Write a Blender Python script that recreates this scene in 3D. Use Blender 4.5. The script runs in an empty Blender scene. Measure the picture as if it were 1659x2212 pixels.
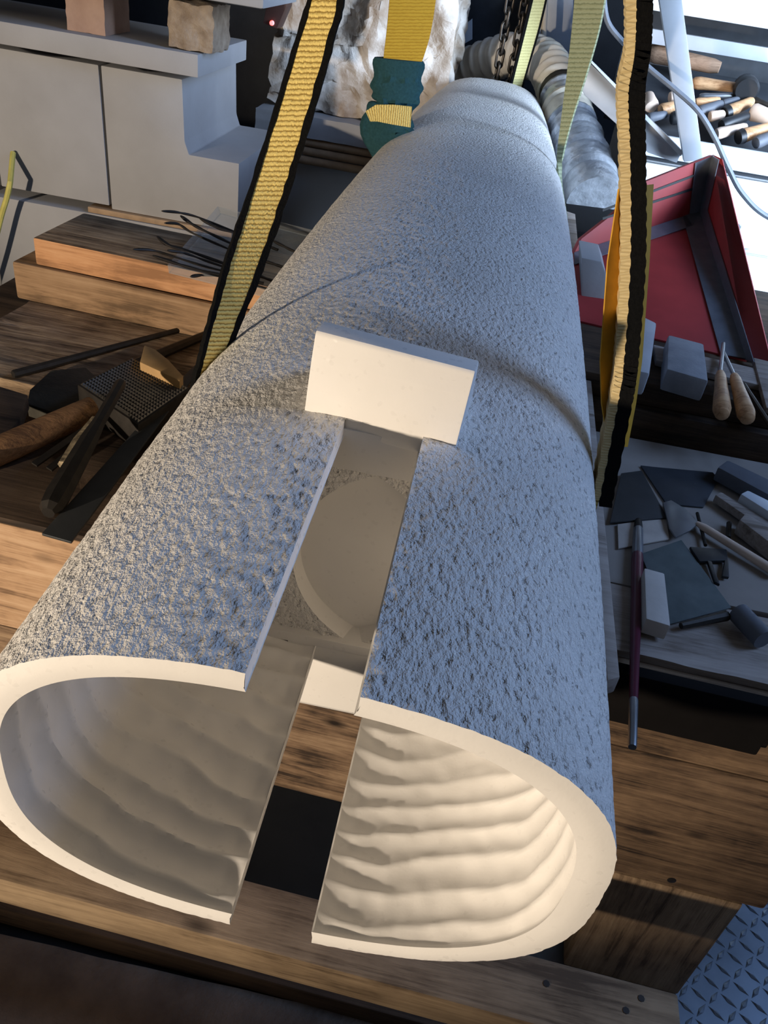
import bpy, bmesh, math, random
import numpy as np
from mathutils import Vector, Matrix
random.seed(7)
rng = np.random.default_rng(7)
scn = bpy.context.scene
COL = scn.collection

# ------------------------------------------------------------------ camera
IW, IH = 1659, 2212
FPX = 1750.79
CAM = np.array([0.0634, -0.3586, 0.5664])
PITCH, ROLL, YAW = 0.618216, 0.158606, -0.061892
cp, sp, cy_, sy_ = math.cos(PITCH), math.sin(PITCH), math.cos(YAW), math.sin(YAW)
FW = np.array([sy_*cp, cy_*cp, -sp]); RT0 = np.array([cy_, -sy_, 0.0]); UP0 = np.cross(RT0, FW)
RT = math.cos(ROLL)*RT0 + math.sin(ROLL)*UP0
UPV = -math.sin(ROLL)*RT0 + math.cos(ROLL)*UP0
cd = bpy.data.cameras.new('camera'); co = bpy.data.objects.new('camera', cd); COL.objects.link(co)
cd.sensor_fit = 'HORIZONTAL'; cd.sensor_width = 36.0; cd.lens = FPX/IW*36.0
cd.clip_start = 0.02; cd.clip_end = 60
M = Matrix(((RT[0], UPV[0], -FW[0], CAM[0]), (RT[1], UPV[1], -FW[1], CAM[1]), (RT[2], UPV[2], -FW[2], CAM[2]), (0, 0, 0, 1)))
co.matrix_world = M
scn.camera = co

def U(px, py, x=None, y=None, z=None):
    """world point where the line of sight through a photo pixel meets a plane of the room"""
    d = (px-IW/2)/FPX*RT - (py-IH/2)/FPX*UPV + FW
    if z is not None: t = (z-CAM[2])/d[2]
    elif y is not None: t = (y-CAM[1])/d[1]
    else: t = (x-CAM[0])/d[0]
    return Vector(CAM + t*d)

# ------------------------------------------------------------------ light
vs = scn.view_settings
vs.view_transform = 'Standard'; vs.look = 'None'; vs.exposure = 0.0; vs.gamma = 1.0; vs.use_curve_mapping = False
w = bpy.data.worlds.new('world'); scn.world = w; w.use_nodes = True
w.node_tree.nodes['Background'].inputs[0].default_value = (0.92, 0.92, 0.95, 1)
w.node_tree.nodes['Background'].inputs[1].default_value = 0.055

def aim(o, target):
    d = Vector(target) - o.location
    o.rotation_euler = d.to_track_quat('-Z', 'Y').to_euler()
def area(name, loc, target, size, sy, power, col):
    l = bpy.data.lights.new(name, 'AREA'); l.shape = 'RECTANGLE'; l.size = size; l.size_y = sy
    l.energy = power; l.color = col
    o = bpy.data.objects.new(name, l); COL.objects.link(o); o.location = loc; aim(o, target); return o
def spot(name, loc, target, power, col, ang, blend, rad):
    l = bpy.data.lights.new(name, 'SPOT'); l.energy = power; l.color = col
    l.spot_size = math.radians(ang); l.spot_blend = blend; l.shadow_soft_size = rad
    o = bpy.data.objects.new(name, l); COL.objects.link(o); o.location = loc; aim(o, target); return o
# daylight from the tall window on the right; warm work lamps at the front
area('window_daylight', (3.3, 1.0, 2.55), (0.1, 1.3, 0.0), 1.9, 1.7, 88, (0.33, 0.54, 1.0))
dd = area('cabinet_fill', (2.75, 1.05, 0.75), (1.15, 2.9, 0.05), 0.8, 1.6, 70, (0.62, 0.78, 1.0)); dd.data.spread = math.radians(70)  # added cool fill that brightens the drawer cabinet; no doorway is built
spot('work_lamp', (-2.18, -2.32, 0.205), (-0.55, 0.9, 0.70), 570, (1.0, 0.83, 0.64), 60, 0.38, 0.06)

# ------------------------------------------------------------------ materials
def srgb(r, g, b):
    f = lambda c: ((c/255)/12.92 if c/255 <= .04045 else ((c/255+.055)/1.055)**2.4)
    return (f(r), f(g), f(b), 1)
def newmat(name):
    m = bpy.data.materials.new(name); m.use_nodes = True
    nt = m.node_tree; b = nt.nodes['Principled BSDF']
    return m, nt, b
def node(nt, t, **kw):
    n = nt.nodes.new(t)
    for k, v in kw.items(): setattr(n, k, v)
    return n
def ramp(nt, stops):
    r = node(nt, 'ShaderNodeValToRGB')
    e = r.color_ramp.elements
    e[0].position, e[0].color = stops[0]; e[1].position, e[1].color = stops[-1]
    for p_, c_ in stops[1:-1]:
        q = e.new(p_); q.color = c_
    return r
def coords(nt, scale=(1, 1, 1), rot=(0, 0, 0), kind='Object'):
    tc = node(nt, 'ShaderNodeTexCoord'); mp = node(nt, 'ShaderNodeMapping')
    mp.inputs['Scale'].default_value = scale; mp.inputs['Rotation'].default_value = rot
    nt.links.new(tc.outputs[kind], mp.inputs[0]); return mp
def noise(nt, vec, scale, detail=4, rough=.55, dist=0):
    n = node(nt, 'ShaderNodeTexNoise'); n.inputs['Scale'].default_value = scale
    n.inputs['Detail'].default_value = detail; n.inputs['Roughness'].default_value = rough
    n.inputs['Distortion'].default_value = dist
    nt.links.new(vec.outputs[0], n.inputs['Vector']); return n
def bump(nt, b, src, strength, dist):
    bp = node(nt, 'ShaderNodeBump'); bp.inputs['Strength'].default_value = strength; bp.inputs['Distance'].default_value = dist
    nt.links.new(src, bp.inputs['Height']); nt.links.new(bp.outputs[0], b.inputs['Normal']); return bp
def stone(name, c1, c2, scale=6, rough=.75, bs=80, bstr=.4, bd=.002, spec=.3):
    m, nt, b = newmat(name); mp = coords(nt)
    n = noise(nt, mp, scale, 5); r = ramp(nt, [(.3, c2), (.65, c1)])
    nt.links.new(n.outputs[0], r.inputs[0]); nt.links.new(r.outputs[0], b.inputs['Base Color'])
    b.inputs['Roughness'].default_value = rough; b.inputs['Specular IOR Level'].default_value = spec
    n2 = noise(nt, mp, bs, 5, .6); bump(nt, b, n2.outputs[0], bstr, bd); return m
def wood(name, light, mid, dark, s=1.0, axis=0, rough=.8, bstr=.5, bd=.003, knots=True, stripes=26):
    m, nt, b = newmat(name)
    sc = [stripes*s]*3; sc[axis] = 1.6*s
    mp = coords(nt, tuple(sc)); n = noise(nt, mp, 1.0, 9, .72, .9)
    mp2 = coords(nt, (1, 1, 1)); n2 = noise(nt, mp2, 7*s, 4, .6)
    mx = node(nt, 'ShaderNodeMath', operation='MULTIPLY_ADD'); nt.links.new(n2.outputs[0], mx.inputs[0]); mx.inputs[1].default_value = .5
    sb = node(nt, 'ShaderNodeMath', operation='ADD'); nt.links.new(n.outputs[0], sb.inputs[0]); sb.inputs[1].default_value = -.25
    nt.links.new(sb.outputs[0], mx.inputs[2])
    sf = [150*s]*3; sf[axis] = 9*s
    nf_ = noise(nt, coords(nt, tuple(sf)), 1.0, 4, .7, .3)
    fg = node(nt, 'ShaderNodeMath', operation='MULTIPLY_ADD'); nt.links.new(nf_.outputs[0], fg.inputs[0]); fg.inputs[1].default_value = .34
    fo = node(nt, 'ShaderNodeMath', operation='ADD'); nt.links.new(mx.outputs[0], fo.inputs[0]); fo.inputs[1].default_value = -.17; nt.links.new(fo.outputs[0], fg.inputs[2])
    r = ramp(nt, [(.33, dark), (.47, mid), (.66, light)]); nt.links.new(fg.outputs[0], r.inputs[0])
    last = r.outputs[0]
    if knots:
        vo = node(nt, 'ShaderNodeTexVoronoi'); vo.inputs['Scale'].default_value = 1.0
        mk = coords(nt, tuple([5*s if i != axis else 2.6*s for i in range(3)])); nt.links.new(mk.outputs[0], vo.inputs['Vector'])
        kr = ramp(nt, [(.03, (1, 1, 1, 1)), (.10, (0, 0, 0, 1))]); nt.links.new(vo.outputs['Distance'], kr.inputs[0])
        mm = node(nt, 'ShaderNodeMix', data_type='RGBA'); nt.links.new(kr.outputs[0], mm.inputs[0])
        nt.links.new(last, mm.inputs[6]); mm.inputs[7].default_value = tuple(c*.45 for c in dark[:3])+(1,); last = mm.outputs[2]
    nt.links.new(last, b.inputs['Base Color']); b.inputs['Roughness'].default_value = rough
    b.inputs['Specular IOR Level'].default_value = .25
    ba = node(nt, 'ShaderNodeMath', operation='MULTIPLY_ADD'); nt.links.new(nf_.outputs[0], ba.inputs[0]); ba.inputs[1].default_value = .4; nt.links.new(n.outputs[0], ba.inputs[2])
    bump(nt, b, ba.outputs[0], bstr, bd); return m
def plain(name, c, rough=.5, metal=0.0, var=.25, scale=25, bstr=.15, bd=.001, spec=.5):
    m, nt, b = newmat(name); mp = coords(nt); n = noise(nt, mp, scale, 5)
    r = ramp(nt, [(.3, tuple(v*(1-var) for v in c[:3])+(1,)), (.7, c)])
    nt.links.new(n.outputs[0], r.inputs[0]); nt.links.new(r.outputs[0], b.inputs['Base Color'])
    b.inputs['Roughness'].default_value = rough; b.inputs['Metallic'].default_value = metal; b.inputs['Specular IOR Level'].default_value = spec
    bump(nt, b, n.outputs[0], bstr, bd); return m

MB = {}
def marble(name, chisel):
    m, nt, b = newmat(name); mp = coords(nt)
    n0 = noise(nt, mp, 5, 4); r = ramp(nt, [(.3, srgb(222, 219, 214)), (.7, srgb(236, 233, 228))])
    nt.links.new(n0.outputs[0], r.inputs[0]); nt.links.new(r.outputs[0], b.inputs['Base Color'])
    b.inputs['Roughness'].default_value = .62; b.inputs['Specular IOR Level'].default_value = .35
    # crystal sparkle in the broken stone
    vo = node(nt, 'ShaderNodeTexVoronoi'); vo.inputs['Scale'].default_value = 260; nt.links.new(mp.outputs[0], vo.inputs['Vector'])
    sepc = node(nt, 'ShaderNodeSeparateColor'); nt.links.new(vo.outputs['Color'], sepc.inputs[0])
    rr = ramp(nt, [(.955, (.62, .62, .62, 1)), (.975, (.12, .12, .12, 1))]); nt.links.new(sepc.outputs[0], rr.inputs[0])
    nt.links.new(rr.outputs[0], b.inputs['Roughness'])
    if chisel:
        mpa = coords(nt, (1.0, .55, 1.0), (0, 0, .5))
        n1 = noise(nt, mpa, 175, 3, .55); n2 = noise(nt, mp, 520, 2, .6)
        a = node(nt, 'ShaderNodeMath', operation='MULTIPLY_ADD'); nt.links.new(n2.outputs[0], a.inputs[0]); a.inputs[1].default_value = .22
        nt.links.new(n1.outputs[0], a.inputs[2])
        rp = ramp(nt, [(.30, (0, 0, 0, 1)), (.50, (.72, .72, .72, 1)), (.8, (1, 1, 1, 1))]); nt.links.new(a.outputs[0], rp.inputs[0]); bump(nt, b, rp.outputs[0], 1.0, chisel)
    else:
        n1 = noise(nt, mp, 300, 3, .5); bump(nt, b, n1.outputs[0], .12, .0008)
    return m
MB['rough'] = marble('marble_tooled', .0062)
MB['smooth'] = marble('marble_smooth', 0)

WHITE_ST = stone('pale_limestone', srgb(172, 173, 176), srgb(160, 160, 162), 4, bs=120, bstr=.2)
PINK_BR = stone('pinkish_brick', srgb(178, 150, 134), srgb(160, 132, 118), 14, bs=160, bstr=.5)
TAN_BR = stone('tan_rough_stone', srgb(172, 156, 138), srgb(132, 116, 100), 26, bs=90, bstr=.9, bd=.006)
GREY_ST = stone('grey_stone', srgb(150, 152, 156), srgb(118, 121, 126), 12, bs=200, bstr=.3)
DARK_ST = stone('dark_slate', srgb(74, 70, 60), srgb(46, 44, 38), 12, bs=60, bstr=.6, bd=.004)
BOULDER = stone('patchy_marble', srgb(226, 220, 212), srgb(140, 116, 90), 7, bs=30, bstr=.8, bd=.01)
ORANGE_W = wood('fresh_pine', srgb(205, 150, 100), srgb(188, 128, 80), srgb(150, 96, 58), .9)
PLANK_W = wood('bench_pine', srgb(202, 170, 138), srgb(180, 146, 114), srgb(124, 98, 76), 1.3)
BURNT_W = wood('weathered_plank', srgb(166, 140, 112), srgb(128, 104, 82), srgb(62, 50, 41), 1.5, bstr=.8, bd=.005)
OLD_W = wood('old_splintered_plank', srgb(186, 162, 132), srgb(138, 116, 92), srgb(72, 58, 46), 1.1, bstr=1.0, bd=.01, stripes=34)
DIRTY_W = wood('dirty_board', srgb(98, 82, 68), srgb(76, 62, 51), srgb(46, 38, 32), .7, bstr=.4)
BEAM_W = wood('front_beam_pine', srgb(156, 134, 106), srgb(130, 110, 86), srgb(88, 72, 55), 1.2, bstr=.35)
CROSS_W = wood('cross_board_pine', srgb(176, 150, 120), srgb(148, 124, 98), srgb(100, 82, 64), 1.5, axis=2, bstr=.5)
GREY_W = wood('grey_dusty_timber', srgb(168, 158, 150), srgb(146, 136, 128), srgb(104, 92, 82), .7, bstr=.5)
DARK_W = wood('dark_timber', srgb(92, 74, 58), srgb(70, 56, 44), srgb(44, 36, 30), .8)
HANDLE_W = wood('turned_handle_wood', srgb(206, 164, 122), srgb(188, 146, 106), srgb(150, 110, 76), 3, knots=False, bstr=.1, rough=.45)
PALE_H = plain('pale_handle_wood', srgb(214, 190, 170), .5, var=.15)
DOWEL_W = plain('stick_wood', srgb(176, 148, 118), .6, var=.3)
IRON = plain('black_iron', srgb(58, 54, 50), .55, .6, .4, 60, .3)
STEEL = plain('grey_steel', srgb(150, 154, 160), .38, .85, .25, 20)
STEEL_PAINT = plain('galvanised_steel', srgb(172, 178, 186), .45, .35, .15, 12)
DARKM = plain('dark_metal_sheet', srgb(70, 74, 80), .5, .5, .3, 18)
RULE = plain('blued_steel_rule', srgb(72, 74, 76), .5, .55, .2, 30)
BLACK = plain('black_cloth_edge', srgb(20, 20, 20), .95, 0, .4, 300, .8, .002, spec=.1)
BLACKP = plain('black_plastic', srgb(24, 25, 28), .5)
RUBBER = plain('grey_rubber', srgb(92, 96, 104), .6)
REDP = plain('red_painted_steel', srgb(176, 58, 58), .55, 0, .2, 14)
DUCT = plain('grey_duct_tape', srgb(128, 134, 144), .35, .35, .25, 30, .5, .002)
SILVER = plain('silver_tape', srgb(190, 196, 204), .3, .45, .35, 30, .9, .006)
CREAM_T = plain('masking_tape', srgb(222, 212, 192), .6, 0, .1)
HOSE = plain('ribbed_white_hose', srgb(232, 228, 220), .5, 0, .15)
WHITEP = plain('white_enamel', srgb(226, 230, 234), .45, 0, .05)
LIGHTGREY = plain('pale_grey_enamel', srgb(200, 206, 212), .45, 0, .08)
YEL = plain('yellow_sleeve', srgb(214, 160, 40), .7, 0, .2, 60, .3)
YELCORD = plain('yellow_cord', srgb(214, 204, 110), .6)
TEAL = plain('teal_canvas', srgb(48, 84, 90), .95, 0, .3, 160, .6, .002, spec=.1)
MAROON = plain('maroon_lacquer', srgb(86, 28, 50), .3)
SAND = stone('wet_dry_paper', srgb(88, 96, 96), srgb(70, 78, 78), 20, bs=900, bstr=.3)
CABLE = plain('grey_cable', srgb(120, 128, 140), .5)
BRASS = plain('ferrule_brass', srgb(150, 130, 96), .4, .8)
MATM = stone('dusty_floor_mat', srgb(140, 126, 112), srgb(102, 90, 80), 9, .95, bs=70, bstr=.8, bd=.006)
PLATE = plain('tread_plate_steel', srgb(120, 130, 142), .42, .6, .3, 9)
CONC = stone('workshop_floor', srgb(48, 46, 44), srgb(34, 33, 32), 5)  # floor colour darkened to stand for the black shade under the bench
WALLM = stone('dim_plaster', srgb(58, 60, 64), srgb(40, 42, 46), 3)
LEDR = newmat('red_indicator'); LEDR[2].inputs['Emission Color'].default_value = (1, .08, .03, 1); LEDR[2].inputs['Emission Strength'].default_value = 2; LEDR = LEDR[0]

def webbing(name, c, cd_, rib=1100):
    m, nt, b = newmat(name)
    tc = node(nt, 'ShaderNodeTexCoord'); sep = node(nt, 'ShaderNodeSeparateXYZ'); nt.links.new(tc.outputs['UV'], sep.inputs[0])
    mu = node(nt, 'ShaderNodeMath', operation='MULTIPLY'); nt.links.new(sep.outputs[1], mu.inputs[0]); mu.inputs[1].default_value = rib
    nmp = node(nt, 'ShaderNodeMapping'); nmp.inputs['Scale'].default_value = (1, 1, 1); nt.links.new(tc.outputs['UV'], nmp.inputs[0])
    nn = noise(nt, nmp, 160, 3)
    ad = node(nt, 'ShaderNodeMath', operation='MULTIPLY_ADD'); nt.links.new(nn.outputs[0], ad.inputs[0]); ad.inputs[1].default_value = 5.0; nt.links.new(mu.outputs[0], ad.inputs[2])
    sn = node(nt, 'ShaderNodeMath', operation='SINE'); nt.links.new(ad.outputs[0], sn.inputs[0])
    mr = node(nt, 'ShaderNodeMapRange'); mr.inputs[1].default_value = -1; mr.inputs[2].default_value = 1; nt.links.new(sn.outputs[0], mr.inputs[0])
    r = ramp(nt, [(.02, cd_), (.38, c)]); nt.links.new(mr.outputs[0], r.inputs[0]); nt.links.new(r.outputs[0], b.inputs['Base Color'])
    b.inputs['Roughness'].default_value = .85; b.inputs['Specular IOR Level'].default_value = .15
    bump(nt, b, mr.outputs[0], .6, .002); return m
W_YEL = webbing('yellow_webbing', srgb(240, 214, 130), srgb(158, 130, 66))
W_GOLD = webbing('gold_webbing', srgb(206, 168, 60), srgb(180, 142, 46), 900)
W_CREAM = webbing('cream_webbing', srgb(226, 204, 152), srgb(206, 182, 130), 1800)
W_GREEN = webbing('sage_webbing', srgb(176, 184, 150), srgb(140, 150, 118), 600)
W_PALE = webbing('pale_yellow_webbing', srgb(214, 208, 150), srgb(190, 184, 128), 600)

pm, nt, b = newmat('clear_plastic')
b.inputs['Base Color'].default_value = (.85, .87, .88, 1); b.inputs['Roughness'].default_value = .15
tr = node(nt, 'ShaderNodeBsdfTransparent'); tr.inputs[0].default_value = (.93, .95, .96, 1); ms = node(nt, 'ShaderNodeMixShader'); ms.inputs[0].default_value = .14
nt.links.new(tr.outputs[0], ms.inputs[1]); nt.links.new(b.outputs[0], ms.inputs[2])
nt.links.new(ms.outputs[0], nt.nodes['Material Output'].inputs[0]); CLEAR = pm

# ------------------------------------------------------------------ helpers
def tag(o, label=None, cat=None, group=None, kind=None):
    if label: o['label'] = label
    if cat: o['category'] = cat
    if group: o['group'] = group
    if kind: o['kind'] = kind
    return o
def empty(name, loc, label=None, cat=None, group=None):
    o = bpy.data.objects.new(name, None); COL.objects.link(o); o.location = loc; o.empty_display_size = .02
    tag(o, label, cat, group); return o
def finish(name, bm, mat, parent=None, smooth=None, uv=None):
    """link a bmesh given in world coordinates as one object with its origin at its base"""
    bmesh.ops.recalc_face_normals(bm, faces=bm.faces)
    me = bpy.data.meshes.new(name); bm.to_mesh(me); bm.free()
    return finish_me(name, me, mat, parent, smooth)
def finish_me(name, me, mat, parent=None, smooth=None):
    n = len(me.vertices); a = np.empty(n*3, np.float32); me.vertices.foreach_get('co', a); a = a.reshape(-1, 3)
    c = np.array([(a[:, 0].min()+a[:, 0].max())/2, (a[:, 1].min()+a[:, 1].max())/2, a[:, 2].min()])
    me.vertices.foreach_set('co', (a-c).astype(np.float32).ravel()); me.update()
    if mat: me.materials.append(mat)
    if smooth is not None:
        me.polygons.foreach_set('use_smooth', np.ones(len(me.polygons), bool))
        if smooth < 179: me.set_sharp_from_angle(angle=math.radians(smooth))
    o = bpy.data.objects.new(name, me); COL.objects.link(o)
    o.location = Vector(c)
    if parent:
        o.parent = parent
        o.location = Vector(c) - world_loc(parent)
    return o
def world_loc(o):
    v = Vector((0, 0, 0))
    while o: v += o.location; o = o.parent
    return v
def bev(bm, r, seg=2):
    if r > 0: bmesh.ops.bevel(bm, geom=bm.edges[:], offset=r, segments=seg, affect='EDGES', profile=.6, clamp_overlap=True)
def prism(name, pts, vec, mat, parent=None, r=.002, smooth=30):
    bm = bmesh.new(); vec = Vector(vec)
    a = [bm.verts.new(Vector(p_)) for p_ in pts]; c = [bm.verts.new(Vector(p_)+vec) for p_ in pts]
    n = len(pts); bm.faces.new(a); bm.faces.new(c[::-1])
    for i in range(n): bm.faces.new((a[i], c[i], c[(i+1) % n], a[(i+1) % n]))
    bmesh.ops.recalc_face_normals(bm, faces=bm.faces)
    bev(bm, r); return finish(name, bm, mat, parent, smooth)
def zslab(name, px, z, th, mat, parent=None, r=.002):
    return prism(name, [U(x, y, z=z) for x, y in px], (0, 0, -th), mat, parent, r)
def box(name, lo, hi, mat, parent=None, r=.004, rotz=0.0, pivot=None, smooth=30):
    bm = bmesh.new(); bmesh.ops.create_cube(bm, size=1)
    lo, hi = Vector(lo), Vector(hi); c = (lo+hi)/2; s = hi-lo
    for v in bm.verts: v.co = Vector((v.co.x*s.x, v.co.y*s.y, v.co.z*s.z))
    bev(bm, r); o = finish(name, bm, mat, parent, smooth)
    base = Vector((c.x, c.y, lo.z))
    if rotz and pivot is not None:
        base = Vector(pivot) + Matrix.Rotation(rotz, 3, 'Z') @ (base-Vector(pivot))
    o.location = base - (world_loc(parent) if parent else Vector((0, 0, 0))); o.rotation_euler.z = rotz
    return o
def perlin(P, seed=0):
    """gradient noise at points P (n,3), about -1..1"""
    P = np.asarray(P, float); i = np.floor(P).astype(np.int64); f = P-i
    u = f*f*f*(f*(f*6-15)+10)
    def h(ix, iy, iz):
        n = (ix*374761393 + iy*668265263 + iz*2147483647 + seed*1274126177) & 0xffffffff
        n = ((n ^ (n >> 13))*1274126177) & 0xffffffff; n = n ^ (n >> 16)
        return n
    out = 0
    for dx in (0, 1):
        for dy in (0, 1):
            for dz in (0, 1):
                n = h(i[:, 0]+dx, i[:, 1]+dy, i[:, 2]+dz)
                gx = ((n & 1023)/511.5-1); gy = (((n >> 10) & 1023)/511.5-1); gz = (((n >> 20) & 1023)/511.5-1)
                d = gx*(f[:, 0]-dx)+gy*(f[:, 1]-dy)+gz*(f[:, 2]-dz)
                wt = (u[:, 0] if dx else 1-u[:, 0])*(u[:, 1] if dy else 1-u[:, 1])*(u[:, 2] if dz else 1-u[:, 2])
                out = out+wt*d
    return out*1.3
def fbm(P, octs, seed=0):
    o = 0; a = 1.0; P = np.asarray(P, float)
    for k in range(octs): o = o+a*perlin(P*(2**k), seed+k); a *= .5
    return o
def rough_box(name, lo, hi, mat, amp, scale, parent=None, n=14, seed=1, rotz=0, smooth=35, rnd=.0, taper=0.0):
    bm = bmesh.new(); bmesh.ops.create_cube(bm, size=1); bmesh.ops.subdivide_edges(bm, edges=bm.edges[:], cuts=n, use_grid_fill=True)
    lo, hi = np.array(lo, float), np.array(hi, float); c = (lo+hi)/2; s = hi-lo
    P = np.array([v.co[:] for v in bm.verts])
    if rnd:
        q = P*2; L = (np.abs(q)**5).sum(1)**(1/5); P = P*(1-rnd) + (q/np.maximum(L, 1e-6)[:, None]/2)*rnd*np.abs(q).max(1)[:, None]
    P = P*s
    if taper: P[:, :2] *= (1-taper*(P[:, 2:3]/s[2]+.5))
    for k in range(3): P[:, k] += amp*fbm((P+c)*scale, 3, seed+10*k)
    if rotz:
        cr, sr = math.cos(rotz), math.sin(rotz); P[:, :2] = np.stack([cr*P[:, 0]-sr*P[:, 1], sr*P[:, 0]+cr*P[:, 1]], 1)
    P += c
    P[:, 2] = np.maximum(P[:, 2], lo[2])
    for v, q in zip(bm.verts, P): v.co = q
    return finish(name, bm, mat, parent, smooth)
def frame_of(d):
    d = d.normalized(); a = Vector((0, 0, 1)) if abs(d.z) < .9 else Vector((1, 0, 0))
    u = d.cross(a).normalized(); return u, d.cross(u).normalized()
def sweep(name, pts, rads, mat, parent=None, sides=10, smooth=40, flat=1.0):
    pts = [Vector(p_) for p_ in pts]; n = len(pts); bm = bmesh.new(); rings = []
    if not hasattr(rads, '__len__'): rads = [rads]*n
    u, v = frame_of(pts[1]-pts[0])
    for i in range(n):
        d = (pts[min(i+1, n-1)]-pts[max(i-1, 0)]).normalized()
        u = (u-d*u.dot(d)).normalized(); v = d.cross(u).normalized()
        rings.append([bm.verts.new(pts[i]+rads[i]*(math.cos(2*math.pi*k/sides)*u+flat*math.sin(2*math.pi*k/sides)*v)) for k in range(sides)])
    for a, b_ in zip(rings, rings[1:]):
        for k in range(sides): bm.faces.new((a[k], a[(k+1) % sides], b_[(k+1) % sides], b_[k]))
    bm.faces.new(rings[0][::-1]); bm.faces.new(rings[-1])
    return finish(name, bm, mat, parent, smooth)
def spline(ctrl, n):
    ctrl = [Vector(c) for c in ctrl]; m = len(ctrl); out = []
    for i in range(n):
        t = i/(n-1)*(m-1); k = min(int(t), m-2); f = t-k
        p0, p1, p2, p3 = ctrl[max(k-1, 0)], ctrl[k], ctrl[k+1], ctrl[min(k+2, m-1)]
        out.append(.5*((2*p1)+(p2-p0)*f+(2*p0-5*p1+4*p2-p3)*f*f+(3*p1-p0-3*p2+p3)*f**3))
    return out
def lathe(name, p0, p1, prof, mat, parent=None, sides=16, smooth=40):
    p0, p1 = Vector(p0), Vector(p1)
    return sweep(name, [p0.lerp(p1, t) for t, r in prof], [r for t, r in prof], mat, parent, sides, smooth)
def ribbon(name, A, B, th, mat, parent=None, nw=6, bow=0.0, rag=0.0):
    """strap between two edge curves A and B (lists of points), with thickness and uv (across, along in metres)"""
    n = len(A); A = [Vector(a) for a in A]; B = [Vector(b_) for b_ in B]
    mids = [(a+b_)/2 for a, b_ in zip(A, B)]; L = [0]
    for i in range(1, n): L.append(L[-1]+(mids[i]-mids[i-1]).length)
    bm = bmesh.new(); uvl = bm.loops.layers.uv.new('uv'); g = {}
    for i in range(n):
        t = (mids[min(i+1, n-1)]-mids[max(i-1, 0)]).normalized(); wv = (B[i]-A[i]); nr = wv.cross(t).normalized()
        for j in range(nw+1):
            u = j/nw; e = 0
            if rag and j in (0, nw): e = (random.random()-.5)*rag
            q = A[i]+wv*(u+e)+nr*bow*math.sin(math.pi*u)
            for s in (0, 1): g[i, j, s] = bm.verts.new(q+nr*th*(s-.5))
    def face(ks):
        f = bm.faces.new([g[k] for k in ks])
        for l, k in zip(f.loops, ks): l[uvl].uv = (k[1]/nw*.05, L[k[0]])
    for i in range(n-1):
        for j in range(nw):
            face([(i, j, 1), (i, j+1, 1), (i+1, j+1, 1), (i+1, j, 1)]); face([(i, j, 0), (i+1, j, 0), (i+1, j+1, 0), (i, j+1, 0)])
        face([(i, 0, 0), (i, 0, 1), (i+1, 0, 1), (i+1, 0, 0)]); face([(i, nw, 0), (i+1, nw, 0), (i+1, nw, 1), (i, nw, 1)])
    for i, fl in ((0, 0), (n-1, 1)):
        for j in range(nw): face([(i, j, 0), (i, j+1, 0), (i, j+1, 1), (i, j, 1)])
    return finish(name, bm, mat, parent, 50)

# ------------------------------------------------------------------ the setting
FLOOR_Z = -1.0
tag(box('floor', (-4, -2.5, FLOOR_Z-.05), (3.4, 5.6, FLOOR_Z), CONC, r=0), kind='structure')
tag(box('wall_back', (-4, 5.6, FLOOR_Z-.05), (3.4, 5.7, 3.2), WALLM, r=0), kind='structure')
tag(box('wall_left', (-4.1, -2.5, FLOOR_Z-.05), (-4, 5.7, 3.2), WALLM, r=0), kind='structure')

# tread plate on the floor to the right of the bench
tp = box('tread_plate', (.35, -.3, FLOOR_Z), (1.9, 1.3, FLOOR_Z+.006), PLATE, r=0)
tag(tp, 'steel tread plate with raised lozenge bars on the floor right of bench', 'floor plate')
bm = bmesh.new()
px_, py_ = .032, .032
for i in range(-1, 46):
    for j in range(-1, 46):
        cx = .55+i*px_*.9; cy = .1+j*py_*.9
        if cx > 1.6 or cy > 1.3: continue
        a = math.radians(45 if (i+j) % 2 else -45)+.12
        d = Vector((math.cos(a), math.sin(a), 0)); n = Vector((-d.y, d.x, 0)); c = Vector((cx, cy, FLOOR_Z+.006))
        v = [bm.verts.new(c+d*.018), bm.verts.new(c+n*.0052), bm.verts.new(c-d*.018), bm.verts.new(c-n*.0052), bm.verts.new(c+d*.008+Vector((0, 0, .003))), bm.verts.new(c-d*.008+Vector((0, 0, .003)))]
        bm.faces.new((v[0], v[1], v[4])); bm.faces.new((v[1], v[5], v[4])); bm.faces.new((v[1], v[2], v[5])); bm.faces.new((v[2], v[3], v[5])); bm.faces.new((v[3], v[4], v[5])); bm.faces.new((v[3], v[0], v[4]))
tag(finish('tread_bars', bm, PLATE, tp), kind='stuff')

# ------------------------------------------------------------------ the marble
SA, SB, SN, C1, C2, TL = .25, .16288, 2.595, .25252, -.20432, 3.268
YE = .343                                   # where the two slots end
def prof(y): t = np.asarray(y)/2.; return 1+C1*t+C2*t*t
_ph = np.linspace(0, 2*np.pi, 20001)
_X = np.sign(np.cos(_ph))*np.abs(np.cos(_ph))**(2/SN)*SA; _Z = np.sign(np.sin(_ph))*np.abs(np.sin(_ph))**(2/SN)*SB
_S = np.concatenate([[0], np.cumsum(np.hypot(np.diff(_X), np.diff(_Z)))])
def arc(ph0, ph1, n, k=1.0):
    s0, s1 = np.interp([ph0, ph1], _ph, _S); s = np.linspace(s0, s1, n)
    p_ = np.interp(s, _S, _ph)
    return np.interp(s, _S, _X)*k, np.interp(s, _S, _Z)*k, p_
def phi_at(x, top):
    p_ = math.acos(min(1, (abs(x)/SA)**(SN/2)))
    if x < 0: p_ = math.pi-p_
    return p_ if top else 2*math.pi-p_
def normals(X, Z):
    nx = np.sign(X)*np.abs(X/SA)**(SN-1)/SA; nz = np.sign(Z)*np.abs(Z/SB)**(SN-1)/SB
    l = np.hypot(nx, nz); return nx/l, nz/l
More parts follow.
